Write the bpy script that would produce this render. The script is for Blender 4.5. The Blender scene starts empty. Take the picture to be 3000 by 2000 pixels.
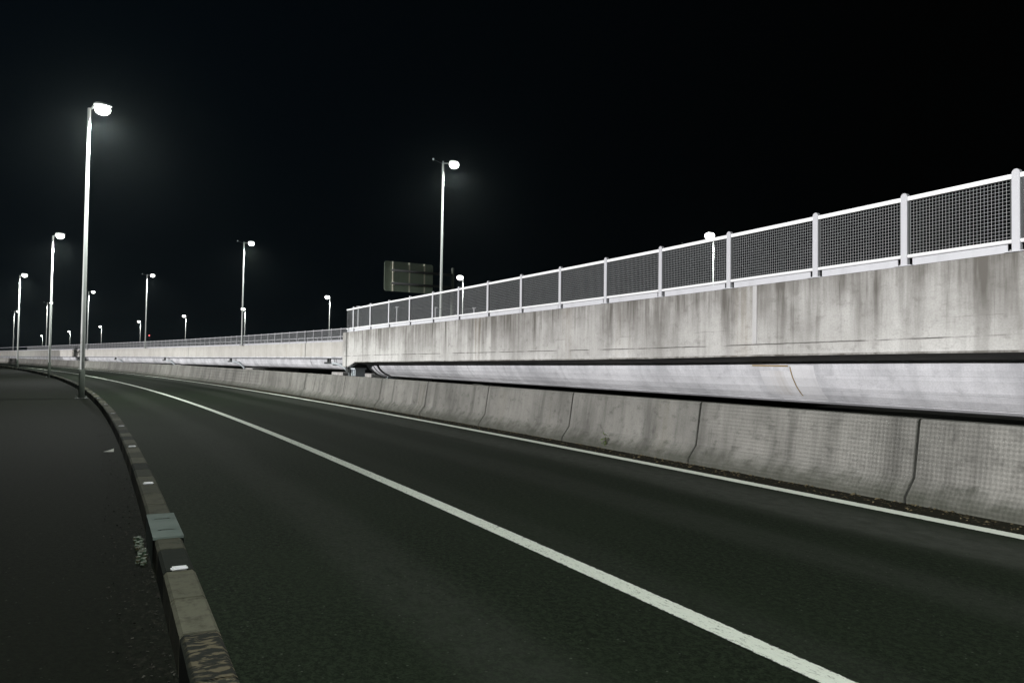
import bpy, bmesh, math, random
import numpy as np
from mathutils import Vector, Matrix
random.seed(7); rng = np.random.default_rng(11)
scene = bpy.context.scene
COL = scene.collection
rad = math.radians

# ------------------------------------------------------------------ camera
CAM_H = 1.5; PITCH = rad(1.5); ROLL = rad(0.75)
cd = bpy.data.cameras.new('camera'); cam = bpy.data.objects.new('camera', cd); COL.objects.link(cam)
fwd = Vector((0, math.cos(PITCH), math.sin(PITCH))); up0 = Vector((0, -math.sin(PITCH), math.cos(PITCH))); r0 = Vector((1, 0, 0))
rt = r0 * math.cos(ROLL) + up0 * math.sin(ROLL); up = -r0 * math.sin(ROLL) + up0 * math.cos(ROLL)
m = Matrix((rt, up, -fwd)).transposed().to_4x4(); m.translation = Vector((0, 0, CAM_H))
cam.matrix_world = m
cd.sensor_width = 36; cd.lens = 27; cd.clip_start = .05; cd.clip_end = 6000
scene.camera = cam

# ------------------------------------------------------------------ world, light, exposure
SUN_ELEV = rad(9.0)
SUN_TRAVEL = Vector((0.858, 0.514, 0)).normalized()        # horizontal direction the low floodlight travels
wd = bpy.data.worlds.new('World'); scene.world = wd; wd.use_nodes = True
nt = wd.node_tree; nt.nodes.clear()
wo = nt.nodes.new('ShaderNodeOutputWorld'); bg = nt.nodes.new('ShaderNodeBackground')
tc = nt.nodes.new('ShaderNodeTexCoord'); sx = nt.nodes.new('ShaderNodeSeparateXYZ')
mr = nt.nodes.new('ShaderNodeMapRange'); mx = nt.nodes.new('ShaderNodeMix'); mx.data_type = 'RGBA'
mr.inputs['From Min'].default_value = 0.45; mr.inputs['From Max'].default_value = -0.75
mx.inputs[6].default_value = (.0005, .0006, .0006, 1); mx.inputs[7].default_value = (.0010, .0026, .0042, 1)
nt.links.new(tc.outputs['Generated'], sx.inputs[0]); nt.links.new(sx.outputs['X'], mr.inputs['Value'])
nt.links.new(mr.outputs[0], mx.inputs[0]); nt.links.new(mx.outputs[2], bg.inputs['Color'])
bg.inputs['Strength'].default_value = 1.0; nt.links.new(bg.outputs[0], wo.inputs[0])
sd = bpy.data.lights.new('low_floodlight', 'SUN'); sd.energy = 3.8; sd.angle = rad(.14); sd.color = (1, .985, .96)
so = bpy.data.objects.new('low_floodlight', sd); COL.objects.link(so)
ld = Vector((SUN_TRAVEL.x * math.cos(SUN_ELEV), SUN_TRAVEL.y * math.cos(SUN_ELEV), -math.sin(SUN_ELEV)))
so.rotation_euler = ld.to_track_quat('-Z', 'Y').to_euler()
vs = scene.view_settings; vs.view_transform = 'Standard'; vs.look = 'None'; vs.gamma = 1; vs.exposure = 0
LAMP_W = 4800.0; HAZE = .00015

# ------------------------------------------------------------------ the road curve (s along, n to the right)
A0, B0, C0, X0, Y0 = 0.4788398524919879, 0.0026321800508040103, -7.34703887154344e-06, 1.5650225998335574, 3.68
DS = .25
_s = np.arange(-120, 520, DS); _c = np.clip(_s, -20, 179); TH = A0 + B0 * _c + C0 * _c ** 2
_x = np.concatenate([[0], np.cumsum(-np.sin(TH) * DS)[:-1]]); _y = np.concatenate([[0], np.cumsum(np.cos(TH) * DS)[:-1]])
_i = int(np.argmin(abs(_s))); _x += X0 - _x[_i]; _y += Y0 - _y[_i]
def heading(s): return float(np.interp(s, _s, TH))
def xy(s, n):
    th = heading(s)
    return float(np.interp(s, _s, _x)) + n * math.cos(th), float(np.interp(s, _s, _y)) + n * math.sin(th)
def P(s, n, z): x, y = xy(s, n); return Vector((x, y, z))

# ------------------------------------------------------------------ tagging and linking
def tag(o, label, cat, group=None, kind=None):
    if label: o['label'] = label
    if cat: o['category'] = cat
    if group: o['group'] = group
    if kind: o['kind'] = kind
    return o
def thing(name, label, cat, loc=(0, 0, 0), rz=0, group=None):
    o = bpy.data.objects.new(name, None); COL.objects.link(o); o.empty_display_size = .2
    o.location = loc; o.rotation_euler = (0, 0, rz)
    return tag(o, label, cat, group)
def link(name, me, mat=None, parent=None, smooth=False):
    o = bpy.data.objects.new(name, me); COL.objects.link(o)
    if mat:
        me.materials.clear(); me.materials.append(mat)
    if parent: o.parent = parent
    if smooth:
        for p in me.polygons: p.use_smooth = True
    return o

class MB:
    """collects faces (with uv in metres) and builds one mesh"""
    def __init__(s): s.v = []; s.f = []; s.uv = []
    def quad(s, pts, uvs=None):
        b = len(s.v); s.v += [tuple(p) for p in pts]; s.f.append(tuple(range(b, b + len(pts))))
        s.uv += uvs if uvs else [(0, 0)] * len(pts)
    def box(s, c, d, rz=0, M=None):
        hx, hy, hz = d[0] / 2, d[1] / 2, d[2] / 2; R = Matrix.Rotation(rz, 3, 'Z') if M is None else M
        pt = [Vector(c) + R @ Vector((x * hx, y * hy, z * hz)) for x in (-1, 1) for y in (-1, 1) for z in (-1, 1)]
        dims = [(0, 1, 3, 2), (4, 6, 7, 5), (0, 4, 5, 1), (2, 3, 7, 6), (0, 2, 6, 4), (1, 5, 7, 3)]
        for q in dims:
            uv = []
            for i in q:
                x, y, z = (i >> 2) & 1, (i >> 1) & 1, i & 1
                uv.append((x * d[0] + y * d[1], z * d[2] + (y * d[1] if q in dims[4:] else 0)))
            s.quad([pt[i] for i in q], uv)
    def bar(s, a, b, w, n=4, w2=None, cap=True):
        a, b = Vector(a), Vector(b); t = (b - a).normalized(); h = Vector((0, 0, 1)) if abs(t.z) < .9 else Vector((1, 0, 0))
        u = t.cross(h).normalized(); v = t.cross(u); L = (b - a).length; w2 = w if w2 is None else w2
        ring = lambda c, r: [c + (u * math.cos(k * 2 * math.pi / n + math.pi / n) + v * math.sin(k * 2 * math.pi / n + math.pi / n)) * r for k in range(n)]
        A, B = ring(a, w), ring(b, w2)
        for k in range(n):
            j = (k + 1) % n
            s.quad([A[k], A[j], B[j], B[k]], [(k * w, 0), (k * w + w, 0), (k * w + w, L), (k * w, L)])
        if cap: s.quad(A[::-1]); s.quad(B)
    def tube(s, pts, r, n=10):
        pts = [Vector(p) for p in pts]; rings = []
        for i, p in enumerate(pts):
            t = (pts[min(i + 1, len(pts) - 1)] - pts[max(i - 1, 0)]).normalized()
            h = Vector((0, 0, 1)) if abs(t.z) < .95 else Vector((1, 0, 0)); u = t.cross(h).normalized(); v = t.cross(u)
            rr = r[i] if isinstance(r, (list, tuple)) else r
            rings.append([p + (u * math.cos(k * 2 * math.pi / n) + v * math.sin(k * 2 * math.pi / n)) * rr for k in range(n)])
        L = 0
        for i in range(len(pts) - 1):
            L2 = L + (pts[i + 1] - pts[i]).length
            for k in range(n):
                j = (k + 1) % n; s.quad([rings[i][k], rings[i][j], rings[i + 1][j], rings[i + 1][k]], [(k * .03, L), (k * .03 + .03, L), (k * .03 + .03, L2), (k * .03, L2)])
            L = L2
        s.quad(rings[0][::-1]); s.quad(rings[-1])
    def mesh(s, name, weld=True):
        me = bpy.data.meshes.new(name); me.from_pydata(s.v, [], s.f); me.update()
        ul = me.uv_layers.new(name='UVMap'); ul.data.foreach_set('uv', np.array(s.uv, dtype=np.float32).ravel())
        bm = bmesh.new(); bm.from_mesh(me)
        if weld: bmesh.ops.remove_doubles(bm, verts=bm.verts, dist=1e-5)
        bmesh.ops.recalc_face_normals(bm, faces=bm.faces); bm.to_mesh(me); bm.free()
        return me
    def build(s, name, mat, parent=None, smooth=False): return link(name, s.mesh(name), mat, parent, smooth)

def sweep(name, ss, prof, mat, parent=None, closed=True, caps=True, smooth=False):
    """prof(s) -> list of (n, z); uv = (s, running length of the profile)"""
    mb = MB(); prev = None
    for s in ss:
        pr = prof(s); pts = [P(s, n, z) for n, z in pr]
        L = [0]
        for a, b in zip(pr, pr[1:] + pr[:1]): L.append(L[-1] + math.hypot(b[0] - a[0], b[1] - a[1]))
        cur = (s, pts, L)
        if prev:
            k = len(pts); rg = range(k) if closed else range(k - 1)
            for i in rg:
                j = (i + 1) % k
                mb.quad([prev[1][i], cur[1][i], cur[1][j], prev[1][j]], [(prev[0], prev[2][i]), (s, L[i]), (s, L[i + 1]), (prev[0], prev[2][i + 1])])
        elif caps and closed: mb.quad(pts, [(n, z) for n, z in pr])
        prev = cur
    if caps and closed: mb.quad(prev[1][::-1], [(n, z) for n, z in pr[::-1]])
    return mb.build(name, mat, parent, smooth)
def srange(a, b, d):
    k = max(1, int(math.ceil((b - a) / d))); return [a + (b - a) * i / k for i in range(k + 1)]

# ------------------------------------------------------------------ materials
class NT:
    def __init__(s, name):
        s.m = bpy.data.materials.new(name); s.m.use_nodes = True; s.t = s.m.node_tree; s.b = s.t.nodes['Principled BSDF']
        s.uv = s.n('ShaderNodeUVMap').outputs[0]; s.obj = s.n('ShaderNodeTexCoord').outputs['Object']
    def n(s, t, **k):
        x = s.t.nodes.new(t)
        for a, b in k.items(): setattr(x, a, b)
        return x
    def l(s, a, b): s.t.links.new(a, b)
    def noise(s, vec, scale=(1, 1, 1), detail=4, rough=.55, off=(0, 0, 0), sc=1.0, dist=0):
        mp = s.n('ShaderNodeMapping'); mp.inputs['Scale'].default_value = scale; mp.inputs['Location'].default_value = off
        s.l(vec, mp.inputs[0]); x = s.n('ShaderNodeTexNoise'); x.inputs['Scale'].default_value = sc; x.inputs['Detail'].default_value = detail
        x.inputs['Roughness'].default_value = rough; x.inputs['Distortion'].default_value = dist; s.l(mp.outputs[0], x.inputs['Vector']); return x.outputs[0]
    def rmp(s, v, a, b, lo=0, hi=1, smooth=True):
        x = s.n('ShaderNodeMapRange'); x.interpolation_type = 'SMOOTHSTEP' if smooth else 'LINEAR'
        for k, q in zip(('From Min', 'From Max', 'To Min', 'To Max'), (a, b, lo, hi)): x.inputs[k].default_value = q
        s.l(v, x.inputs['Value']); return x.outputs[0]
    def math(s, op, a, b=None):
        x = s.n('ShaderNodeMath', operation=op)
        for i, q in enumerate((a, b)):
            if q is None: continue
            if isinstance(q, (int, float)): x.inputs[i].default_value = q
            else: s.l(q, x.inputs[i])
        return x.outputs[0]
    def mix(s, f, a, b):
        x = s.n('ShaderNodeMix'); x.data_type = 'RGBA'
        if isinstance(f, (int, float)): x.inputs[0].default_value = f
        else: s.l(f, x.inputs[0])
        for i, q in ((6, a), (7, b)):
            if isinstance(q, tuple): x.inputs[i].default_value = (*q, 1)
            else: s.l(q, x.inputs[i])
        return x.outputs[2]
    def sep(s, v): x = s.n('ShaderNodeSeparateXYZ'); s.l(v, x.inputs[0]); return x.outputs
    def bump(s, h, strength=.2, dist=.01):
        x = s.n('ShaderNodeBump'); x.inputs['Strength'].default_value = strength; x.inputs['Distance'].default_value = dist
        s.l(h, x.inputs['Height']); s.l(x.outputs[0], s.b.inputs['Normal'])
    def done(s, col, rough=.8, spec=.3, metal=0):
        if isinstance(col, tuple): s.b.inputs['Base Color'].default_value = (*col, 1)
        else: s.l(col, s.b.inputs['Base Color'])
        if isinstance(rough, (int, float)): s.b.inputs['Roughness'].default_value = rough
        else: s.l(rough, s.b.inputs['Roughness'])
        s.b.inputs['Specular IOR Level'].default_value = spec; s.b.inputs['Metallic'].default_value = metal
        return s.m

def concrete(name, base, dark, streak=.8, top=None, lines=(), fine=.5, warm=(.30, .24, .16), warm_amt=.25, foot=None, mott=.28):
    """stained cast concrete; uv.x runs along the wall and uv.y down its face (metres)"""
    k = NT(name); u, v, _ = k.sep(k.uv)
    big = k.noise(k.uv, (.55, .5, 1), 5, .6); s1 = k.noise(k.uv, (2.3, .22, 1), 5, .62, (3, 1, 0)); s2 = k.noise(k.uv, (7.5, .35, 1), 4, .6, (9, 4, 0))
    s3 = k.noise(k.uv, (.9, .06, 1), 2, .5, (31, 7, 0)); gr = k.noise(k.uv, (38, 38, 1), 6, .7); bl = k.noise(k.uv, (5, 6, 1), 6, .65, (5, 2, 0))
    st = k.math('MULTIPLY', k.rmp(s1, .44, .68), .75)
    st = k.math('MAXIMUM', st, k.math('MULTIPLY', k.rmp(s2, .52, .74), .6))
    st = k.math('MULTIPLY', st, k.rmp(s3, .3, .6, .45, 1))
    if top:                                                   # dirt washed down from the top edge, fading out
        nz = k.math('ADD', v, k.math('ADD', k.math('MULTIPLY', k.math('SUBTRACT', s1, .5), 1.3), k.math('ADD', k.math('MULTIPLY', k.math('SUBTRACT', s2, .5), .6), k.math('MULTIPLY', k.math('SUBTRACT', s3, .5), .8))))
        tp = k.math('MULTIPLY', k.rmp(nz, top[0], top[1], 1, 0, False), k.math('MULTIPLY', k.rmp(s2, .3, .68, .5, 1.05), k.rmp(big, .3, .68, .55, 1.1))); st = k.math('ADD', k.math('MULTIPLY', st, k.rmp(v, 0, top[1] * 1.5, 1, .45)), k.math('MULTIPLY', tp, top[2]))
    st = k.math('MULTIPLY', st, streak); st = k.math('MINIMUM', st, 1.0)
    c = k.mix(st, base, dark)
    c = k.mix(k.math('MULTIPLY', k.rmp(big, .35, .7), mott), c, dark)
    c = k.mix(k.math('MULTIPLY', k.rmp(bl, .5, .8), fine * .55), c, dark)
    c = k.mix(k.math('MULTIPLY', k.rmp(s3, .56, .66), k.math('MULTIPLY', k.rmp(s2, .4, .6), warm_amt)), c, warm)
    for (pos, wid, amt, brk) in lines:
        nn = k.noise(k.uv, (2.5, 14, 1), 4, .6, (pos * 7, 2, 0)); d = k.math('ABSOLUTE', k.math('SUBTRACT', k.math('ADD', v, k.math('MULTIPLY', k.math('SUBTRACT', nn, .5), wid * 1.6)), pos))
        c = k.mix(k.math('MULTIPLY', k.math('MULTIPLY', k.rmp(d, wid * .35, wid, 1, 0), amt), k.rmp(k.noise(k.uv, (.8, 3, 1), 3, .6, (pos, 9, 0)), brk, brk + .12)), c, (dark[0] * .5, dark[1] * .5, dark[2] * .5))
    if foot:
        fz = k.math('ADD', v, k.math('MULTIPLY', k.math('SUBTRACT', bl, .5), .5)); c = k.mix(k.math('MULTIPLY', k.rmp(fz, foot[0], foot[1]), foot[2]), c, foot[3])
    c = k.mix(k.math('MULTIPLY', k.rmp(gr, .3, .75), .3), c, dark)
    k.bump(k.math('ADD', gr, k.math('MULTIPLY', bl, .8)), .25, .006)
    return k.done(c, .88, .25)

M_parapet = concrete('stained_parapet_concrete', (.61, .60, .597), (.118, .110, .102), 1.0, (-.25, 1.3, 1.12), ((1.0, .014, .9, .4), (.74, .006, .6, .52)), 1.1, (.28, .235, .18), .3, None, .42)
M_farpar = concrete('far_parapet_concrete', (.59, .575, .55), (.28, .265, .245), .7, (.05, .5, .4))
M_girder = concrete('pale_girder_concrete', (.80, .80, .845), (.21, .215, .235), .6, (.16, .40, .42), ((.24, .004, .4, .3), (.55, .004, .5, .45)), .85, (.5, .5, .5), .05, None, .5)
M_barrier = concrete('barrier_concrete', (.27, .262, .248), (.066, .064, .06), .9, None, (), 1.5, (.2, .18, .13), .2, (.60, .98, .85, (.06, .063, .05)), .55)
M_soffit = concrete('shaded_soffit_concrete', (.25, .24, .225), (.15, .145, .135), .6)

def asphalt(name, base, light, bands=True, speck=.5, gutter=True):
    k = NT(name); u, v, _ = k.sep(k.uv)
    gr = k.math('ADD', k.math('MULTIPLY', k.noise(k.uv, (70, 70, 1), 6, .75), .5), k.math('MULTIPLY', k.noise(k.uv, (24, 24, 1), 5, .7, (4, 4, 0)), .5)); bl = k.noise(k.uv, (.35, .9, 1), 5, .6); md = k.noise(k.uv, (6, 9, 1), 5, .6, (3, 3, 0))
    vo = k.n('ShaderNodeTexVoronoi'); vo.inputs['Scale'].default_value = 26; k.l(k.uv, vo.inputs['Vector'])
    wn = k.sep(vo.outputs['Color'])
    spk = k.math('MULTIPLY', k.rmp(vo.outputs['Distance'], .10, .22, 1, 0), k.rmp(wn[0], .84, .95))
    c = k.mix(k.rmp(gr, .44, .57), tuple(x * .6 for x in base), tuple(x * 1.3 for x in light))
    c = k.mix(k.math('MULTIPLY', k.rmp(bl, .35, .7), .5), c, light)
    c = k.mix(k.math('MULTIPLY', k.rmp(md, .5, .8), .35), c, tuple(x * .6 for x in base))
    if bands:                                                 # worn wheel paths; strong band by the edge line is painted-in light (v = distance across)
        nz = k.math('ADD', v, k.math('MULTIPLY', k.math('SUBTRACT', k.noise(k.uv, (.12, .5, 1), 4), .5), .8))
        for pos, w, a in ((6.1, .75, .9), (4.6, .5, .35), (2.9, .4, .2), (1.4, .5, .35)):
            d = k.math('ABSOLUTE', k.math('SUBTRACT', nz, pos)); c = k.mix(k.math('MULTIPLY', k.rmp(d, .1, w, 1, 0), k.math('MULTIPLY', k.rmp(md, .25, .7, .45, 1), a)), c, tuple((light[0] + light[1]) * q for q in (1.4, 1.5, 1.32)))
    if not gutter:                                           # grit gathered along the kerb
        c = k.mix(k.math('MULTIPLY', k.math('MULTIPLY', k.rmp(v, 6.45, 6.8), k.rmp(k.noise(k.uv, (13, 20, 1), 6, .75, (8, 1, 0)), .5, .66)), .8), c, (.03, .028, .022))
    if gutter:
        c = k.mix(k.math('MULTIPLY', k.rmp(v, 6.9, 6.98), k.rmp(md, .25, .7, .5, .95)), c, (.016, .013, .009))
        c = k.mix(k.math('MULTIPLY', k.rmp(v, 7.02, 7.22), k.rmp(k.noise(k.uv, (14, 22, 1), 6, .75, (8, 1, 0)), .56, .66)), c, (.13, .115, .075))
    c = k.mix(k.math('MULTIPLY', spk, speck), c, (.11, .12, .10))
    k.bump(gr, .6, .008)
    return k.done(c, .9, .1)
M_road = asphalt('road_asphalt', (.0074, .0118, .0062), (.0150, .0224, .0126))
M_walk = asphalt('footway_asphalt', (.0042, .0054, .0032), (.0072, .0092, .0056), False, .35, False)

def paint(name, cracks):
    k = NT(name); w = k.noise(k.uv, (24, 40, 1), 5, .7); cr = k.noise(k.uv, (12, 38, 1), 6, .8, (2, 2, 0), 1, 1.5); big = k.noise(k.uv, (.5, 1, 1), 3)
    c = k.mix(k.math('MULTIPLY', k.rmp(w, .45, .75), .3), (.84, .88, .80), (.60, .63, .55))
    if cracks: c = k.mix(k.math('MULTIPLY', k.rmp(cr, .56, .605), k.rmp(big, .3, .65, .5, 1)), c, (.05, .06, .045))
    v = k.sep(k.uv)[1]; wd_ = .17 if cracks else .20; ed = k.math('MINIMUM', v, k.math('SUBTRACT', wd_, v))
    c = k.mix(k.rmp(k.math('SUBTRACT', ed, k.math('MULTIPLY', k.math('SUBTRACT', w, .35), .045)), -.002, .003, 1, 0), c, (.02, .024, .019))
    k.bump(w, .3, .004); return k.done(c, .55, .5)
M_line = paint('worn_line_paint', True); M_edge = paint('edge_line_paint', False)

def metal_paint(name, col, rough=.4, dirt=.25, spec=.5):
    k = NT(name); d = k.noise(k.obj, (3, 3, 1.2), 5, .6); g = k.noise(k.obj, (40, 40, 40), 3)
    c = k.mix(k.math('MULTIPLY', k.rmp(d, .45, .8), dirt), col, tuple(x * .45 for x in col))
    k.bump(g, .05, .002); return k.done(c, k.rmp(d, .3, .8, rough, rough + .2), spec)
M_white = metal_paint('white_painted_steel', (.50, .50, .54), .5, .3, .25); M_rail = metal_paint('bright_white_rail', (.85, .85, .88), .35, .1, .5)
M_wire = metal_paint('white_mesh_wire', (.36, .37, .39))
M_galv = metal_paint('pale_lamp_steel', (.50, .53, .52), .4, .3)
M_darkpole = metal_paint('dark_pole_steel', (.075, .09, .075), .6, .5)
M_dark = metal_paint('dark_steel', (.045, .048, .05), .55, .3)
M_bolt = metal_paint('dull_bolt_steel', (.22, .22, .22), .45, .3)
M_sign = metal_paint('dull_grey_green_sign_back', (.27, .33, .26), .6, .3)
M_signrib = metal_paint('galvanised_sign_rib', (.85, .82, .7), .4, .2)
M_plate = metal_paint('pale_cover_plate_paint', (.15, .185, .172), .75, .4, .12)
M_refl = metal_paint('white_kerb_reflector', (.95, .95, 1.0), .25, .05)
M_litter = metal_paint('litter_paper', (.9, .9, .85), .7, .1)
M_rust = metal_paint('rust_stained_strip', (.28, .2, .09), .8, .4)
M_patch = concrete('fresh_grey_patch', (.72, .72, .755), (.40, .40, .42), .35, None, (), .6); M_joint = concrete('joint_cover_strip', (.47, .46, .475), (.3, .3, .3), .5)
M_bear = metal_paint('pale_bearing_steel', (.55, .6, .64), .4, .3)

def kerbmat():
    k = NT('weathered_kerb_stone'); u, v, _ = k.sep(k.uv)
    idx = k.math('FLOOR', k.math('DIVIDE', k.math('SUBTRACT', u, .2), .6)); wn = k.n('ShaderNodeTexWhiteNoise', noise_dimensions='1D'); k.l(idx, wn.inputs['W'])
    n1 = k.noise(k.uv, (9, 9, 1), 6, .7); n2 = k.noise(k.uv, (60, 60, 1), 4, .7)
    c = k.mix(k.rmp(wn.outputs[0], .15, .9, smooth=False), (.012, .016, .012), (.13, .127, .094))
    c = k.mix(k.math('MULTIPLY', k.rmp(n1, .45, .68), .55), c, (.024, .025, .02))
    grip = k.rmp(k.noise(k.uv, (27, 11, 1), 3, .6, (2, 3, 0), 1, .6), .47, .56); wn2 = k.n('ShaderNodeTexWhiteNoise', noise_dimensions='1D'); k.l(k.math('ADD', idx, 31.7), wn2.inputs['W']); near = k.math('MULTIPLY', k.math('MAXIMUM', k.rmp(wn2.outputs[0], .45, .95, 0, .75), k.rmp(u, 1.39, 1.41, 1, 0)), k.rmp(v, .2, .24))
    c = k.mix(k.math('MULTIPLY', k.math('SUBTRACT', 1.0, grip), k.math('MULTIPLY', near, .8)), c, (.022, .023, .02))
    c = k.mix(k.math('MULTIPLY', k.math('MULTIPLY', grip, near), .7), c, (.17, .145, .095))
    k.bump(k.math('ADD', n2, k.math('MULTIPLY', k.math('MULTIPLY', grip, near), 1.5)), .5, .008); return k.done(c, .9, .2)
M_kerb = kerbmat()
def simple(name, a, b, sc=3, rough=.9):
    k = NT(name); n1 = k.noise(k.obj, (sc, sc, sc), 6, .65); c = k.mix(k.rmp(n1, .3, .7), a, b); k.bump(n1, .4, .02); return k.done(c, rough, .2)
M_ground = simple('dark_bare_ground', (.02, .022, .018), (.035, .036, .03), .6)
M_leaf = simple('dark_leaf', (.06, .10, .03), (.14, .18, .06), 25, .6)
M_stem = simple('stem_bark', (.05, .035, .02), (.08, .06, .04), 12)
def emit(name, col, st):
    k = NT(name); k.b.inputs['Emission Color'].default_value = (*col, 1); k.b.inputs['Emission Strength'].default_value = st
    k.m.cycles.emission_sampling = 'NONE'; return k.done((.8, .8, .8), .3)
M_lens = emit('lit_lamp_lens', (1, 1, .95), 7); M_red = emit('red_beacon_glow', (1, .03, .03), 2.5)

# ------------------------------------------------------------------ setting: ground, road, footway, lines, kerb
g = MB(); R_ = 3000
g.quad([(-R_, -R_, -.62), (R_, -R_, -.62), (R_, R_, -.62), (-R_, R_, -.62)], [(0, 0), (1, 0), (1, 1), (0, 1)])
tag(g.build('ground', M_ground), None, None, kind='structure')
SS = srange(-40, 40, 1.0)[:-1] + srange(40, 420, 3.0)
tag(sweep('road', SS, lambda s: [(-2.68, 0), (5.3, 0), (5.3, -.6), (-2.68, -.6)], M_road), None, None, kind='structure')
tag(sweep('footway', SS, lambda s: [(-9.6, 0), (-2.685, 0), (-2.685, -.6), (-9.6, -.6)], M_walk), None, None, kind='structure')
def stripe(name, n0, n1, mat, a, b, z=.004): return tag(sweep(name, srange(a, 40, 1) + srange(40, b, 3)[1:], lambda s: [(n0, z), (n1, z)], mat, closed=False), None, None, kind='structure')
stripe('road_line', -.085, .085, M_line, -20, 400); stripe('road_edge_line', 4.02, 4.22, M_edge, -20, 400)
kb = MB()
K0, K1, KH = -2.775, -2.595, .20
def kprof(s, e=0): c = .018; return [(K0 + e, -.02), (K0 + e, KH - c - e), (K0 + c + e, KH - e), (K1 - c - e, KH - e), (K1 - e, KH - c - e), (K1 - e, -.02)]
kss = []
for i in range(-20, 200):
    a = .2 + .6 * i
    if a < 40: kss += [(a - .011, 0), (a - .008, .017), (a + .008, .017), (a + .011, 0)]
    else: kss += [(a, 0)]
kss += [(a, 0) for a in srange(121, 260, 2)]
_ed = dict()
def kp(s): return kprof(s, _ed[s])
for a, e in kss: _ed[a] = e
tag(sweep('kerb', [a for a, e in kss], kp, M_kerb), None, None, kind='structure')

# ------------------------------------------------------------------ concrete barrier of the road, cast in lengths
cb = thing('concrete_barrier', 'low grey concrete road barrier with sloped foot and dark vertical joints', 'barrier', (0, 0, 0))
bprof = [(4.69, -.01), (4.695, .07), (4.85, .27), (4.945, .90), (4.965, .92), (5.14, .92), (5.16, .90), (5.25, .2), (5.25, -.6), (4.69, -.6)]
bprof = [bprof[4], bprof[3], bprof[2], bprof[1], bprof[0], bprof[9], bprof[8], bprof[7], bprof[6], bprof[5]]
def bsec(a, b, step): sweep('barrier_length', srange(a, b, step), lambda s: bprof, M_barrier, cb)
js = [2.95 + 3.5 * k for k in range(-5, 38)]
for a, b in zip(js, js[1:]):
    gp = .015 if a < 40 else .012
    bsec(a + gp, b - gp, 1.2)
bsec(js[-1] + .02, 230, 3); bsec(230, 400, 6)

# ------------------------------------------------------------------ viaducts
SN = [-30, 0, 2.74, 4.52, 7.04, 9.74, 13.6, 19.5, 25.4, 27.64, 29.2, 40]
def ztop(s): return float(np.interp(s, [-30, 2.9, 4.3, 6.3, 9.8, 15.3, 20.5, 25.5, 29.2], [3.0, 2.905, 2.88, 2.85, 2.80, 2.76, 2.72, 2.685, 2.63]))
def zbot(s):
    z = float(np.interp(s, [-30, 2.74, 4.52, 7.04, 9.74, 13.6, 19.5, 25.4, 29.2], [1.80, 1.697, 1.68, 1.645, 1.595, 1.548, 1.485, 1.415, 1.375]))
    if s > 27.7: z = float(np.interp(s, [27.7, 28.55, 30], [z, 1.185, 1.175]))
    return z
NV = 6.6
nv = thing('near_viaduct', 'stained concrete viaduct with smooth curved girder, the near one carrying the white mesh fence', 'viaduct')
pss = srange(-30, 27.7, 1.2) + [28.55, 29.16]
sweep('parapet', pss, lambda s: [(NV, ztop(s)), (NV, zbot(s) + .03), (NV + .015, zbot(s)), (NV + .22, zbot(s)), (NV + .25, zbot(s) + .02), (NV + .25, ztop(s))], M_parapet, nv)
# fascia lip: bright drip edge 2 cm proud at the foot of the parapet
sweep('drip_edge', srange(-30, 27.6, 1.5), lambda s: [(NV - .012, zbot(s) + .022), (NV - .012, zbot(s) - .004), (NV + .06, zbot(s) - .004), (NV + .06, zbot(s) + .022)], M_parapet, nv)
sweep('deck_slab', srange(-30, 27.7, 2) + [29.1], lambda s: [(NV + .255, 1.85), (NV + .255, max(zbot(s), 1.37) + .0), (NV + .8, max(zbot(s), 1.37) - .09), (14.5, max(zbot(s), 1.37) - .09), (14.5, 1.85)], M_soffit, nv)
def gprof(s):
    zt = zbot(s) - .085; zb = .815
    h = zt - .905; pts = [(7.36, zt), (7.39, zt - .2 * h), (7.45, zt - .42 * h), (7.55, zt - .66 * h), (7.66, zt - .84 * h), (7.79, .905), (7.83, .905), (7.84, .885), (7.92, .845), (8.06, zb + .005), (8.5, zb - .02), (13, zb - .02), (13.6, zt)]
    return pts
gss = srange(-30, 27.0, 1.2)
sweep('girder', gss, gprof, M_girder, nv)
def web(s, z, off=0):
    pr = gprof(s)[:6]; n = float(np.interp(-z, [-p[1] for p in pr], [p[0] for p in pr])); return P(s, n - off, z)
def webplate(name, s0, s1, z0, z1, off, mat, thick=.006):
    mb = MB(); zs = [z0 + (z1 - z0) * i / 8 for i in range(9)]; sg = srange(s0, s1, .2)
    def zz(s, z): return min(z, zbot(s) - .09)
    for a, b in zip(sg, sg[1:]):
        for q, r in zip(zs, zs[1:]):
            mb.quad([web(a, zz(a, q), off), web(b, zz(b, q), off), web(b, zz(b, r), off), web(a, zz(a, r), off)], [(a, q), (b, q), (b, r), (a, r)])
    for q, r in zip(zs, zs[1:]):
        for a in (s0, s1): mb.quad([web(a, zz(a, q), off), web(a, zz(a, r), off), web(a, zz(a, r), off - thick - .004), web(a, zz(a, q), off - thick - .004)])
    for z in (z0, z1):
        for a, b in zip(sg, sg[1:]): mb.quad([web(a, zz(a, z), off), web(b, zz(b, z), off), web(b, zz(b, z), off - thick - .004), web(a, zz(a, z), off - thick - .004)])
    return mb.build(name, mat, nv)
webplate('repair_patch', 6.92, 7.6, 1.40, .97, .006, M_patch)
webplate('repair_patch', 6.42, 6.90, 1.50, .93, .004, M_patch)
webplate('rusty_strip', 6.95, 7.75, 1.50, 1.475, .010, M_rust)
webplate('rusty_strip', 6.895, 6.915, 1.47, .97, .010, M_rust)
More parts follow.
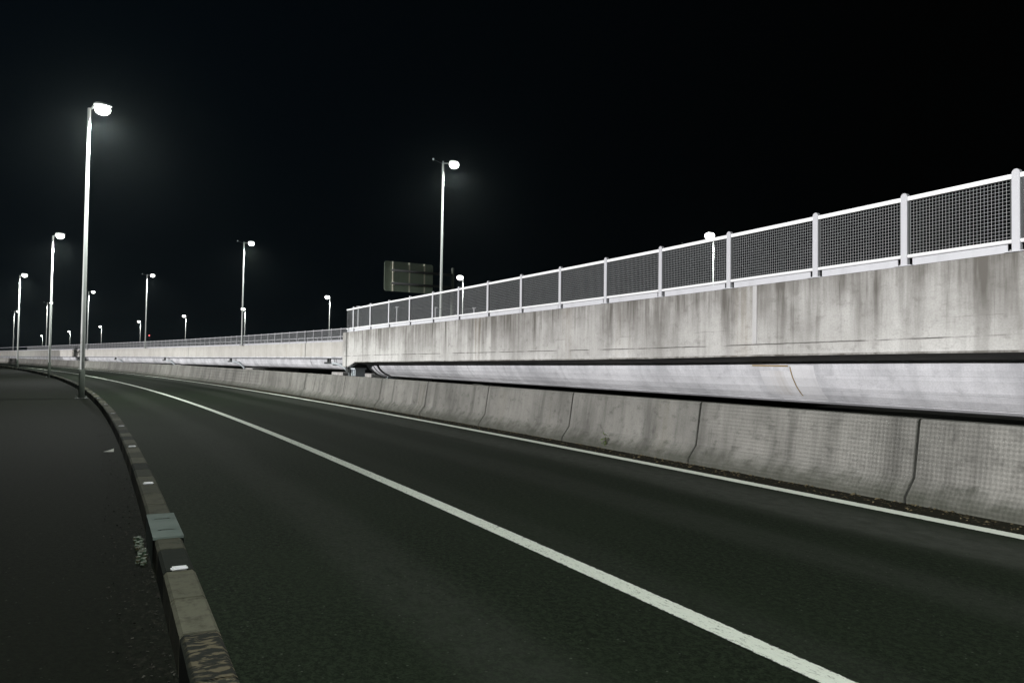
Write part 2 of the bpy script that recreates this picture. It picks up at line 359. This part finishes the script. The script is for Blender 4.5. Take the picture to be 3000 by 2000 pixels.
for s_, zl in ((6.96, 1.86),):
    mb = MB(); a = [P(s_ - .045, NV - .012, z) for z in (zl, ztop(s_) - .002)]; b = [P(s_ + .045, NV - .012, z) for z in (zl, ztop(s_) - .002)]
    a2 = [P(s_ - .045, NV + .01, z) for z in (zl, ztop(s_) - .002)]; b2 = [P(s_ + .045, NV + .01, z) for z in (zl, ztop(s_) - .002)]
    mb.quad([a[0], b[0], b[1], a[1]], [(0, 0), (.09, 0), (.09, 1), (0, 1)]); mb.quad([a[0], a[1], a2[1], a2[0]]); mb.quad([b[0], b[1], b2[1], b2[0]]); mb.quad([a[0], b[0], b2[0], a2[0]]); mb.quad([a[1], b[1], b2[1], a2[1]])
    mb.build('joint_cover', M_joint, nv)
# end of the near viaduct: diaphragm, pier cap, bearings, strap bands
mb = MB(); c = P(28.8, 10.3, 1.17); mb.box(c, (7.2, .5, .46), heading(28.8)); mb.build('end_diaphragm', M_dark, nv)
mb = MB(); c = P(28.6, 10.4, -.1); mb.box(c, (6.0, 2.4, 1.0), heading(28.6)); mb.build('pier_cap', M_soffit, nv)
for k, (s_, n_) in enumerate(((28.35, 7.0), (28.3, 8.4))):
    mb = MB(); h = heading(s_); c = P(s_, n_, .9)
    mb.box(c + Vector((0, 0, -.2)), (.5, .6, .08), h); mb.box(c + Vector((0, 0, .22)), (.5, .6, .06), h)
    for q in (-.2, 0, .2): mb.box(P(s_ + q * 1.05, n_, .91), (.42, .07, .36), h)
    mb.box(P(s_, n_ + .16, .91), (.06, .5, .36), h); mb.build('bearing', M_bear, nv)
for q in (27.35, 27.75, 28.15):
    mb = MB(); pts = [P(q, n_ + .1, z) for n_, z in ((7.3, 1.28), (7.38, 1.15), (7.5, 1.02), (7.68, .9), (7.95, .80))]
    for a, b in zip(pts, pts[1:]):
        e = (P(q + .3, 7, 0) - P(q, 7, 0)); i = Vector((.05, .03, 0))
        mb.quad([a, b, b + e, a + e], [(0, 0), (.2, 0), (.2, .3), (0, .3)]); mb.quad([a + i, b + i, b + e + i, a + e + i]); mb.quad([a, b, b + i, a + i]); mb.quad([a + e, b + e, b + e + i, a + e + i])
    mb.build('girder_band', M_girder, nv)

FV = 14.8
fv = thing('far_viaduct', 'pale concrete viaduct curving away to the left behind, with drain pipes under its edge', 'viaduct')
def ftop(s): return float(np.interp(s, [20, 51, 75, 102, 141, 186, 257, 420], [2.83, 2.785, 2.745, 2.69, 2.66, 2.60, 2.5, 2.35]))
def fbot(s): return float(np.interp(s, [20, 51, 62, 88, 110, 150, 186, 257, 420], [1.66, 1.60, 1.57, 1.49, 1.46, 1.36, 1.28, 1.11, .9]))
fss = srange(24, 260, 2.5) + srange(260, 420, 8)[1:]
sweep('parapet', fss, lambda s: [(FV, ftop(s)), (FV, fbot(s)), (FV + .25, fbot(s)), (FV + .25, ftop(s))], M_farpar, fv)
sweep('drip_edge', fss, lambda s: [(FV - .015, fbot(s) + .10), (FV - .015, fbot(s) - .004), (FV + .06, fbot(s) - .004), (FV + .06, fbot(s) + .10)], M_girder, fv)
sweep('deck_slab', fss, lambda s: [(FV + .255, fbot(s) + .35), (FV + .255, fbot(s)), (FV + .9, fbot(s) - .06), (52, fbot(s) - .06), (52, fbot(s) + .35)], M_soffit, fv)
def fgp(s):
    zt = fbot(s) - .055; zb = max(.35, zt - .80); h = zt - zb
    return [(15.25, zt), (15.28, zt - .3 * h), (15.38, zt - .6 * h), (15.55, zt - .85 * h), (15.75, zb + .02), (16.2, zb), (22, zb), (22.5, zt)]
sweep('girder', fss, fgp, M_girder, fv)
for s_ in (53.4, 78.8, 104.9, 131.7, 158.0):
    dp = None; zt = fbot(s_); h = heading(s_); mb = MB()
    mb.box(P(s_, FV - .02, zt - .38), (.16, 1.5, .14), h); dp = mb.build('drain_gutter', M_dark, fv)
    for q in (.15, -.25):
        mb = MB(); mb.bar(P(s_ + q, FV - .02, zt - .01), P(s_ + q, FV - .02, zt - .32), .075, 10); o = mb.build('drain_stub', M_dark, dp)
    mb = MB(); mb.tube([P(s_ - .7, FV - .02, zt - .38), P(s_ - 1.1, FV + .1, zt - .40), P(s_ - 1.5, FV + .35, zt - .52), P(s_ - 1.75, FV + .55, zt - .75), P(s_ - 1.9, FV + .75, zt - .98), P(s_ - 1.95, FV + .8, zt - 1.3)], .085); mb.build('drain_pipe', M_bear, dp)
for s_ in (47.5, 52.5, 74, 100):
    mb = MB(); h = heading(s_); mb.box(P(s_, 17.4, .02), (4.6, 2.2, 1.05), h); mb.build('pier_cap', M_parapet, fv)

# ------------------------------------------------------------------ mesh fences on the viaducts
def grid(mb, L, z0, z1, cell, w, y=0.0, x0=0.0, slope=0.0):
    nx = max(2, int(round(L / cell))); nz = max(2, int(round((z1 - z0) / cell)))
    for i in range(nz + 1):
        z = z0 + (z1 - z0) * i / nz; mb.bar((x0, y, z), (x0 + L, y, z + slope * L), w, 4, cap=False)
    for i in range(nx + 1):
        x = x0 + L * i / nx; mb.bar((x, y + w * 1.2, z0 + slope * (x - x0)), (x, y + w * 1.2, z1 + slope * (x - x0)), w, 4, cap=False)
def bay_frame(o, s, n, z):
    x, y = xy(s, n); o.location = (x, y, z)
def post_mesh(w=.10, d=.07, h=1.02):
    bm = bmesh.new(); prof = [(-w / 2, 0)] + [(-w / 2, h - .05)] + [(-w / 2 * math.cos(t), h - .05 + .05 * math.sin(t)) for t in np.linspace(.3, math.pi - .3, 6)] + [(w / 2, h - .05), (w / 2, 0)]
    vs_ = [bm.verts.new((x, -d / 2, z)) for x, z in prof]; f = bm.faces.new(vs_)
    r = bmesh.ops.extrude_face_region(bm, geom=[f]); bmesh.ops.translate(bm, vec=(0, d, 0), verts=[v for v in r['geom'] if isinstance(v, bmesh.types.BMVert)])
    bmesh.ops.recalc_face_normals(bm, faces=bm.faces)
    bmesh.ops.bevel(bm, geom=[e for e in bm.edges], offset=.006, segments=1, affect='EDGES'); me = bpy.data.meshes.new('fence_post'); bm.to_mesh(me); bm.free(); return me
FN = NV + .09
nf = thing('mesh_fence', 'white steel mesh fence with thick round topped posts standing on the near concrete parapet', 'fence')
posts = [1.43, 2.86, 4.32, 5.80, 7.64, 9.48, 11.30, 13.12, 14.96, 16.80, 18.66, 20.53, 22.42, 24.32, 26.22, 28.12]
posts = [-13.2 + 1.85 * i for i in range(8)] [:-0 or None] + posts
posts = sorted(set([p for p in posts if p < 1.4 - 1.2 or p >= 1.43]))
pm = post_mesh(); pm.materials.append(M_white)
def add_bay(fence, sa, sb, n, zf, last=False, first=False, cell=.045, wire=.0025):
    a = P(sa, n, zf(sa)); b = P(sb, n, zf(sb)); hv = Vector((b.x - a.x, b.y - a.y, 0)); L = hv.length; th = math.atan2(hv.y, hv.x); sl = (b.z - a.z) / L
    def put(name, mb, mat):
        o = mb.build(name, mat, fence); o.location = a; o.rotation_euler = (0, 0, th); return o
    mb = MB(); grid(mb, L - .16, .15, .91, cell, wire, .0, .08, sl); put('mesh_panel', mb, M_wire)
    for x in (.068, L - .068): mb = MB(); mb.box((x, .0, .53 + sl * x), (.016, .025, .8)); put('panel_edge', mb, M_dark)
    e = math.atan(sl); Mx = Matrix.Rotation(-e, 3, 'Y')
    mb = MB(); mb.box((L / 2, 0, .935 + sl * L / 2), (L - .104, .05, .058), M=Mx); put('top_rail', mb, M_rail)
    mb = MB(); mb.bar((.052, -.005, .135 + sl * .05), (L - .052, -.005, .135 + sl * L), .026, 10); r = put('bottom_rail', mb, M_rail)
    mb = MB(); mb.box((L / 2 + .0, .004, .055 + sl * L / 2), (L - .22, .012, .10), M=Mx); put('toe_board', mb, M_white)
def add_post(fence, s, n, z, base=True):
    o = link('post', pm, None, fence); x, y = xy(s, n); o.location = (x, y, z + .012); o.rotation_euler = (0, 0, heading(s) + math.pi / 2)
    if base:
        mb = MB(); mb.box((0, -.0, .006), (.26, .13, .012)); q = mb.build('base_plate', M_white, o)
        mb = MB()
        for k in (-.10, .10): mb.bar((k, -.045, .012), (k, -.045, .045), .016, 6)
        q2 = mb.build('anchor_bolt', M_bolt, o)
for a, b in zip(posts, posts[1:]): add_bay(nf, b, a, FN, lambda s: ztop(s) + .012)
add_bay(nf, 28.98, posts[-1], FN, lambda s: ztop(s) + .012)
for p in posts: add_post(nf, p, FN, ztop(p), True)

ff = thing('mesh_fence', 'long white mesh fence with many thin posts on the far curving parapet', 'fence')
fposts = [51.4 + 1.85 * k for k in range(-11, 87)]
me_panel = None
mb = MB(); grid(mb, 1.74, .15, .91, .055, .0052, 0, .055); me_panel = mb.mesh('mesh_panel'); me_panel.materials.append(M_wire)
pmf = post_mesh(.075, .06); pmf.materials.append(M_white)
for s_ in fposts:
    o = link('post', pmf, None, ff); o.location = P(s_, FV + .09, ftop(s_)); o.rotation_euler = (0, 0, heading(s_) + math.pi / 2)
    o = link('mesh_panel', me_panel, None, ff); o.location = P(s_, FV + .09, ftop(s_)); q = P(s_ + 1.85, FV + .09, 0) - P(s_, FV + .09, 0); o.rotation_euler = (0, 0, math.atan2(q.y, q.x))
frs = [s_ for s_ in fposts] + srange(fposts[-1] + 1.85, 420, 6)
sweep('top_rail', frs, lambda s: [(FV + .065, ftop(s) + .965), (FV + .065, ftop(s) + .91), (FV + .115, ftop(s) + .91), (FV + .115, ftop(s) + .965)], M_white, ff)
sweep('bottom_rail', frs, lambda s: [(FV + .065, ftop(s) + .155), (FV + .065, ftop(s) + .115), (FV + .115, ftop(s) + .115), (FV + .115, ftop(s) + .155)], M_white, ff)
sweep('toe_board', frs, lambda s: [(FV + .085, ftop(s) + .105), (FV + .085, ftop(s) + .01), (FV + .095, ftop(s) + .01), (FV + .095, ftop(s) + .105)], M_white, ff)

# guard rails on the deck, seen through the mesh
gf = thing('guard_fence', 'thin white post and rail fence across the deck end, seen through the near mesh fence', 'fence')
for k in range(6):
    x = -6.83 + 1.71 * k; mb = MB(); mb.bar((x, 34, 2.0), (x, 34, 3.83), .03, 8); mb.box((x, 34, 3.85), (.16, .08, .03)); mb.build('post', M_white, gf)
mb = MB(); mb.bar((-7.0, 34.06, 3.80), (2.2, 34.06, 3.80), .012, 6); mb.build('top_cable', M_dark, gf)
gr = thing('guard_rail', 'low white guard rail across the far deck, seen through the far mesh fence', 'guard rail')
for s_ in srange(44, 150, 2.6): 
    mb = MB(); mb.bar(P(s_, 22.5, ftop(s_) - .75), P(s_, 22.5, ftop(s_) + 1.0), .045, 6); mb.build('post', M_white, gr)
sweep('top_rail', srange(40, 260, 3), lambda s: [(22.42, ftop(s) + 1.03), (22.42, ftop(s) + .92), (22.5, ftop(s) + .92), (22.5, ftop(s) + 1.03)], M_white, gr)
sweep('lower_rail', srange(40, 260, 3), lambda s: [(22.42, ftop(s) + .6), (22.42, ftop(s) + .2), (22.46, ftop(s) + .2), (22.46, ftop(s) + .6)], M_wire, gr)

# ------------------------------------------------------------------ left wall with mesh fence (its mesh shadow falls on the barrier)
def wh(s): return float(np.interp(s, [0, 300], [1.9, 1.9]))
lw = sweep('boundary_wall', srange(-25, 152, 4) + srange(156, 300, 4), lambda s: [(-9.3, wh(s)), (-9.3, -.6), (-9.0, -.6), (-9.0, wh(s))], M_barrier)
sc_ = MB()
for q in srange(179, 300, .34): sc_.box(P(q, -9.15, 4.2), (.12, .17, 4.6), heading(q))
for z in (2.2, 4.2, 6.2): sc_.bar(P(179, -9.3, z), P(300, -9.3, z), .05, 4) if False else None
slo = sc_.build('dimming_slats', M_wire); tag(slo, 'added tall screen of upright slats on the wall, unseen, dimming the far viaduct', 'screen')  # unseen slats added to cut the light on the far viaduct
tag(lw, 'plain concrete wall along the left edge of the footway', 'wall')
lf = thing('boundary_fence', 'steel mesh fence standing on the wall along the left edge of the footway', 'fence')
def lbay(sa, sb, cell, w):
    a = P(sa, -9.15, 1.9); b = P(sb, -9.15, 1.9); L = (b - a).length; mb = MB(); grid(mb, L, .02, 1.32, cell, w); o = mb.build('mesh_panel', M_wire, lf)
    o.location = a; o.rotation_euler = (0, 0, math.atan2((b - a).y, (b - a).x))
for k in range(-6, 12): lbay(k * 3.0, k * 3.0 + 3.0, .052, .0046)
for k in range(6): lbay(36 + k * 20, 56 + k * 20, .16, .016)
for q in js[:14]:
    k = q - 14.1 * math.tan(math.atan2(SUN_TRAVEL.y, SUN_TRAVEL.x) - heading(q)); mb = MB(); mb.bar(P(k, -9.2, 1.9), P(k, -9.2, 3.2), .012, 8); mb.build('post', M_wire, lf)

# ------------------------------------------------------------------ street lamps
def lathe(mb, rs, n=14, c=(0, 0)):
    for (r1, z1), (r2, z2) in zip(rs, rs[1:]):
        for k in range(n):
            a, b = 2 * math.pi * k / n, 2 * math.pi * (k + 1) / n
            mb.quad([(c[0] + r1 * math.cos(a), c[1] + r1 * math.sin(a), z1), (c[0] + r1 * math.cos(b), c[1] + r1 * math.sin(b), z1), (c[0] + r2 * math.cos(b), c[1] + r2 * math.sin(b), z2), (c[0] + r2 * math.cos(a), c[1] + r2 * math.sin(a), z2)])
def lamp(loc, H, arm, rz, label, group, shaded_foot=False, sensor=False, power=1.0, glob=1.0):
    t = thing('street_lamp', label, 'street lamp', loc, rz, group)
    mb = MB(); z0 = 1.0 if shaded_foot else 0.02
    lathe(mb, [(.080 - .002 * z0, z0), (.052, H), (.0, H + .02)]); mb.build('pole', M_galv, t, True)
    if shaded_foot:
        mb = MB(); lathe(mb, [(.096, .02), (.096, 1.02), (.084, 1.03)]); mb.build('shaded_pole_foot', M_darkpole, t, True)  # the wall's shade on the pole foot, put into a dark tube
    mb = MB(); mb.box((0, 0, .012), (.4, .4, .024)); bp = mb.build('base_plate', M_bolt, t)
    mb = MB()
    for x in (-.15, .15):
        for y in (-.15, .15): mb.bar((x, y, .02), (x, y, .09), .018, 6)
    mb.build('anchor_bolt', M_galv if shaded_foot else M_bolt, bp)
    mb = MB(); mb.tube([(0, 0, H - .05), (.1, 0, H + .03), (arm - .2, 0, H + .08), (arm - .15, 0, H + .09)], .035); mb.build('arm', M_galv, t, True)
    # luminaire: flat housing above, lit bowl below
    LZ = .16 * glob; mb = MB(); ex, ey = .30, .15
    def ell(z, k): return [(arm + .1 + ex * k * math.cos(a), ey * k * math.sin(a), z) for a in [2 * math.pi * i / 20 for i in range(20)]]
    rings = [ell(H + LZ, 1), ell(H + LZ + .04, 1), ell(H + LZ + .09, .8), ell(H + LZ + .11, .35)]
    for A, B in zip(rings, rings[1:]):
        for i in range(20): mb.quad([A[i], A[(i + 1) % 20], B[(i + 1) % 20], B[i]])
    mb.quad(rings[-1]); hd = mb.build('lamp_head', M_galv, t, True)
    mb = MB(); ex, ey = .265 * glob, .25 * glob
    rings = [ell(H + LZ - .002, .72), ell(H + LZ - .06 * glob, .95), ell(H + LZ - .14 * glob, 1), ell(H + LZ - .23 * glob, .88), ell(H + LZ - .30 * glob, .6), ell(H + LZ - .335 * glob, .25)]
    for A, B in zip(rings, rings[1:]):
        for i in range(20): mb.quad([A[i], A[(i + 1) % 20], B[(i + 1) % 20], B[i]])
    mb.quad(rings[-1]); mb.build('lens', M_lens, hd, True)
    if sensor:
        mb = MB(); mb.bar((0, 0, H - .02), (-.62, 0, H + .14), .014, 6); mb.build('sensor_arm', M_bolt, t)
        mb = MB(); lathe(mb, [(.0, H + .08), (.055, H + .11), (.055, H + .2), (.0, H + .23)], 8, (-.62, 0)); mb.build('sensor', M_galv, t)
        mb = MB(); lathe(mb, [(.05, H), (.05, H + .12), (0, H + .16)], 8); mb.build('pole_cap', M_galv, t)
    ldt = bpy.data.lights.new('lamp_light', 'SPOT'); ldt.energy = LAMP_W * power; ldt.spot_size = rad(172); ldt.spot_blend = .55; ldt.shadow_soft_size = .12; ldt.color = (.95, 1, .93)
    lo = bpy.data.objects.new('lamp_light', ldt); COL.objects.link(lo); lo.parent = t; lo.location = (arm + .1, 0, H - .36 * glob - .05)
    return t
G1 = 'lamps along the footway kerb'; G2 = 'lamps along the near edge of the far viaduct'; G3 = 'lamps along the far side of the viaduct deck'
kerb_lamps = [((-15.17, 27.15), 10.32, 'tallest white street lamp, nearest the camera, standing beside the kerb with a dark shaded foot', 31, 1),
              ((-31.85, 52.95), 9.78, 'white street lamp by the kerb, second from the camera, left of the tallest one', 33, 1),
              ((-53.33, 82.92), 10.12, 'white street lamp by the kerb, third from the camera and smallest of the dark-footed ones', 36, 1),
              (xy(-3.2, -3.35), 10.0, 'street lamp beside the kerb just behind the camera', 27, .68),
              (xy(-36, -3.1), 10.0, 'street lamp beside the kerb far behind the camera', 24, 1),
              (xy(212, -3.1), 10.0, 'street lamp beside the kerb, far along the road and out of the picture', 40, 1.2)]
for (x, y), H, lb, rz, pw in kerb_lamps: lamp((x, y, 0), H, .32, rad(rz), lb, G1, True, False, pw)
rowA = [(-4.11, 44.0, 'tall thin lamp with a small sensor arm, behind the near fence beside the sign'),
        (-26.63, 75.7, 'lamp on the far viaduct edge, first to the left of the near viaduct end'),
        (-51.08, 107.0, 'lamp on the far viaduct edge with a tiny red light just right of its foot'),
        (-75.2, 136.0, 'lamp on the far viaduct edge partly behind the tallest kerb lamp'),
        (-100.66, 166.0, 'lamp on the far viaduct edge just left of the second kerb lamp'),
        (-129.84, 200.0, 'leftmost lamp on the far viaduct edge, just left of the third kerb lamp')]
for x, y, lb in rowA:
    s_ = -1; d = (_s * 0); k = int(np.argmin(np.hypot(_x - x, _y - y))); zb_ = ftop(float(_s[k])) ; rz = float(TH[k])
    lamp((x, y, zb_), 12.85 - zb_, .62, rz, lb, G2, False, True, .6, 1.1)
rowB = [(17.8, 68.0, 'lamp facing left, half hidden behind the large mesh fence panels at right'),
        (-6.8, 104.7, 'lamp facing left just right of the sign back, behind the near mesh fence'),
        (-33.6, 141.0, 'lamp facing left beside the end of the near viaduct'),
        (-62.0, 178.0, 'lamp facing left just behind the middle lamp'),
        (-90.2, 212.0, 'lamp facing left between the red light and the middle lamp'),
        (-120.6, 249.0, 'lamp facing left close behind the lamp with the red light'),
        (-157.8, 295.0, 'small far lamp facing left, to the right of the tallest kerb lamp'),
        (-195.7, 340.0, 'tiny far lamp facing left, between the second and the tallest kerb lamps'),
        (-256.8, 420.0, 'tiniest lamp facing left, just left of the second kerb lamp')]
for x, y, lb in rowB:
    k = int(np.argmin(np.hypot(_x - x, _y - y))); rz = float(TH[k]); lamp((x, y, 1.6), 11.2 if y < 330 else 10.6, .4, rz + math.pi, lb, G3, False, False, .3, 1.7)
# red beacon far away
rb = thing('warning_beacon', 'tiny red warning light on a thin mast above the far viaduct fence', 'warning light', (-94.5, 200, -.6))
mb = MB(); mb.bar((0, 0, 0), (0, 0, 7.5), .05, 6); mb.build('mast', M_dark, rb)
mb = MB(); lathe(mb, [(.0, 7.5), (.13, 7.55), (.15, 7.75), (.0, 7.85)], 10); mb.build('light', M_red, rb)

# ------------------------------------------------------------------ road sign seen from behind
hs = heading(53.25); c0 = P(53.25, 19.12, 0); ax = Vector((math.cos(hs), math.sin(hs), 0))
sg = thing('road_sign', 'back of a dark grey green road sign board on two arms above the fence', 'road sign', (c0.x, c0.y, 1.9), hs)
W = 4.3; zb_, zt_ = 6.92 - 1.9, 9.28 - 1.9
bm = bmesh.new(); r_ = .18; pr = []
for cx, cz, a0 in ((W - r_, zt_ - r_, 0), (r_, zt_ - r_, 90), (r_, zb_ + r_, 180), (W - r_, zb_ + r_, 270)):
    for q in range(5): a = rad(a0 + q * 22.5); pr.append((cx + r_ * math.cos(a), cz + r_ * math.sin(a)))
f = bm.faces.new([bm.verts.new((x, 0, z)) for x, z in pr]); rr = bmesh.ops.extrude_face_region(bm, geom=[f]); bmesh.ops.translate(bm, vec=(0, .03, 0), verts=[v for v in rr['geom'] if isinstance(v, bmesh.types.BMVert)])
bmesh.ops.recalc_face_normals(bm, faces=bm.faces); me = bpy.data.meshes.new('board'); bm.to_mesh(me); bm.free(); link('board', me, M_sign, sg)
for x in (.72, 2.15, 3.5):
    mb = MB(); mb.box((x, -.045, (zb_ + zt_) / 2), (.10, .08, zt_ - zb_ - .02)); mb.build('rib', M_signrib, sg)
for z in (zb_ + .62, zt_ - .72):
    mb = MB(); mb.bar((.55, -.19, z), (W + 1.75, -.19, z), .095, 12); mb.build('arm', M_dark, sg, True)
    mb = MB(); mb.box((.72, -.13, z), (.16, .14, .3)); mb.build('clamp', M_signrib, sg)
mb = MB(); lathe(mb, [(.17, .02), (.13, zt_ - .15), (0, zt_ - .1)], 14, (W + 1.75, -.19)); mb.build('pole', M_darkpole, sg, True)

# ------------------------------------------------------------------ small things on and by the kerb
rlab = ['white reflector nearest the camera, on the kerb top before the pale plate', 'white reflector on the kerb top just beyond the pale plate', 'white reflector on the kerb top beside the scrap of litter', 'white reflector on the kerb top, fourth from the camera', 'white reflector on the kerb top, fifth from the camera', 'white reflector on the kerb top, sixth from the camera', 'white reflector on the kerb top, seventh from the camera', 'white reflector on the kerb top, closest to the foot of the tallest lamp']
for s_, lb in zip([2.62, 6.22, 9.9, 13.6, 17.25, 20.9, 24.5, 28.0], rlab):
    bm = bmesh.new(); bmesh.ops.create_cube(bm, size=1); bmesh.ops.scale(bm, vec=(.098, .05, .022), verts=bm.verts); bmesh.ops.bevel(bm, geom=list(bm.edges), offset=.008, segments=2, affect='EDGES')
    me = bpy.data.meshes.new('kerb_reflector'); bm.to_mesh(me); bm.free(); o = link('kerb_reflector', me, M_refl); o.location = P(s_, -2.685, .208); o.rotation_euler = (0, 0, heading(s_)); tag(o, lb, 'reflector', 'reflectors along the kerb top')
s_ = 4.0; cp = thing('cover_plate', 'pale green grey steel plate with two slots capping the kerb', 'cover plate', P(s_, -2.685, 0), heading(s_))
mb = MB(); w_, l_ = .205, .92
z_ = .212
ys = [-l_ / 2, -.21, -.19, .23, .25, l_ / 2]
for a, b in zip(ys, ys[1:]):
    if b - a < .05:
        for x0_, x1_ in ((-w_ / 2, -.055), (.055, w_ / 2)): mb.quad([(x0_, a, z_), (x1_, a, z_), (x1_, b, z_), (x0_, b, z_)])
    else: mb.quad([(-w_ / 2, a, z_), (w_ / 2, a, z_), (w_ / 2, b, z_), (-w_ / 2, b, z_)])
for x in (-w_ / 2, w_ / 2): mb.quad([(x, -l_ / 2, z_), (x, l_ / 2, z_), (x, l_ / 2, .004), (x, -l_ / 2, .004)])
for y in (-l_ / 2, l_ / 2): mb.quad([(-w_ / 2, y, z_), (w_ / 2, y, z_), (w_ / 2, y, .195), (-w_ / 2, y, .195)])
mb.build('plate', M_plate, cp)
mb = MB(); mb.box((0, -.20, .204), (.115, .024, .003)); mb.build('slot', M_dark, cp); mb = MB(); mb.box((0, .24, .204), (.115, .024, .003)); mb.build('slot', M_dark, cp)
# broken strip of reflective pieces on the footway
st = thing('broken_reflector_strip', 'broken strip of glinting white and green pieces on the footway beside the pale plate', 'debris', P(4.1, -2.84, 0), heading(4.1))
k = NT('broken_reflective_plastic'); vo = k.n('ShaderNodeTexVoronoi'); vo.inputs['Scale'].default_value = 45; k.l(k.obj, vo.inputs['Vector']); cc = k.sep(vo.outputs['Color'])
M_brk = k.done(k.mix(k.rmp(cc[0], .6, .68), k.mix(k.rmp(cc[1], .4, .6), (.035, .06, .035), (.05, .045, .025)), (.15, .18, .145)), .65, .15)
mb = MB()
for i in range(26):
    y = -.45 + .9 * i / 25; x = .02 * math.sin(i * 2.3) + random.uniform(-.012, .012)
    mb.box((x, y, .012 + random.uniform(0, .008)), (random.uniform(.02, .034), random.uniform(.03, .045), .02), random.uniform(-.5, .5))
mb.build('reflective_strip', M_brk, st)
# litter
mb = MB(); b0 = P(11.2, -2.95, 0)
for a, b, c_ in (((-.14, 0, .003), (.0, -.02, .005), (.02, .05, .05)), ((.0, -.02, .005), (.12, .0, .004), (.10, .05, .085)), ((.0, -.02, .005), (.10, .05, .085), (.02, .05, .05))): mb.quad([a, b, c_])
o = mb.build('paper_scrap', M_litter); o.location = b0; o.scale = (.62, .62, .62); o.rotation_euler = (0, 0, .1); tag(o, 'small white crumpled scrap of paper on the footway beside the kerb', 'litter')
# weed at the barrier joint
def leafy(name, loc, h, r, count, leaf, label, cat, stems=5, grp=None):
    t = thing(name, label, cat, loc, 0, grp); mb = MB(); sm = MB()
    for i in range(stems):
        a = random.uniform(0, 6.28); q = r * random.uniform(.2, .8); tip = Vector((q * math.cos(a), q * math.sin(a), h * random.uniform(.6, 1))); sm.bar((0, 0, -.03), tip * .5 + Vector((0, 0, h * .1)), leaf * .07, 5, leaf * .05); sm.bar(tip * .5 + Vector((0, 0, h * .1)), tip, leaf * .05, 5, leaf * .02)
    for i in range(count):
        a = random.uniform(0, 6.28); zz = h * random.uniform(.08, 1); q = r * random.uniform(.05, 1) * (1 - .5 * abs(zz / h - .5)); c_ = Vector((q * math.cos(a), q * math.sin(a), zz))
        d = Vector((random.gauss(0, 1), random.gauss(0, 1), random.gauss(.2, .6))).normalized(); e = d.cross(Vector((random.gauss(0, 1), random.gauss(0, 1), random.gauss(0, 1)))).normalized(); l = leaf * random.uniform(.6, 1.2)
        mb.quad([c_, c_ + d * l * .5 + e * l * .22, c_ + d * l, c_ + d * l * .5 - e * l * .22])
    sm.build('stem', M_stem, t); mb.build('leaves', M_leaf, t)
leafy('weed', P(8.55, 4.70, 0.02), .24, .07, 60, .05, 'small green weed growing at the foot of the concrete barrier', 'plant')
for q in ((160.5, -12.5), (166, -13.5)): leafy('tree', P(q[0], q[1], -.6), 8.0, 3.2, 2600, .55, 'leafy tree added out of view behind the wall to shade the far viaduct', 'tree', 7, grp='added trees behind the wall')  # unseen trees added to darken a patch of the far viaduct
leafy('shrub', (-79.9, 118.3, 0), 1.15, .8, 700, .16, 'dark green shrub at the far left end of the road', 'shrub', 9)

# loose litter swept against the barrier foot and grit along the kerb: too many pieces to count
def scatter(name, count, s0, s1, n0, n1, size, mats, pw):
    mb = MB(); r_ = random.Random(5)
    for i in range(count):
        s_ = s0 + (s1 - s0) * r_.random() ** 1.6; n_ = n0 + (n1 - n0) * r_.random() ** pw; c_ = P(s_, n_, .006); a = r_.uniform(0, 6.28); l = size * r_.uniform(.4, 1.5); w = l * r_.uniform(.35, .8)
        d = Vector((math.cos(a), math.sin(a), r_.uniform(-.1, .35))) * l; e = Vector((-math.sin(a), math.cos(a), r_.uniform(-.15, .3))) * w
        if r_.random() < .5: mb.quad([c_ - d * .5, c_ + e * .5, c_ + d * .5, c_ - e * .5])
        else: mb.quad([c_ - d * .5, c_ + e * .5 + Vector((0, 0, l * .3)), c_ + d * .5]); mb.quad([c_ - d * .5, c_ - e * .4, c_ + e * .5 + Vector((0, 0, l * .3))])
    tag(mb.build(name, mats), None, None, kind='stuff')
M_lit = simple('dry_leaf_litter', (.05, .04, .022), (.17, .14, .085), 9); M_grit = simple('pale_grit', (.02, .02, .018), (.075, .072, .062), 14)
scatter('leaf_litter', 2600, -1, 45, 4.66, 4.30, .035, M_lit, 2.2)
scatter('grit', 1500, 0, 30, -2.79, -3.1, .016, M_grit, 1.8)

# ------------------------------------------------------------------ thin night haze round the whole scene
hm = bpy.data.materials.new('night_haze'); hm.use_nodes = True; ht = hm.node_tree; ht.nodes.clear()
ho = ht.nodes.new('ShaderNodeOutputMaterial'); hv = ht.nodes.new('ShaderNodeVolumePrincipled')
hv.inputs['Color'].default_value = (.82, .97, 1, 1); hv.inputs['Density'].default_value = HAZE; hv.inputs['Anisotropy'].default_value = .88
ht.links.new(hv.outputs[0], ho.inputs['Volume'])
mb = MB(); mb.box((-60, 200, 9), (700, 800, 22)); hz = mb.build('haze', hm); tag(hz, None, None, kind='stuff')
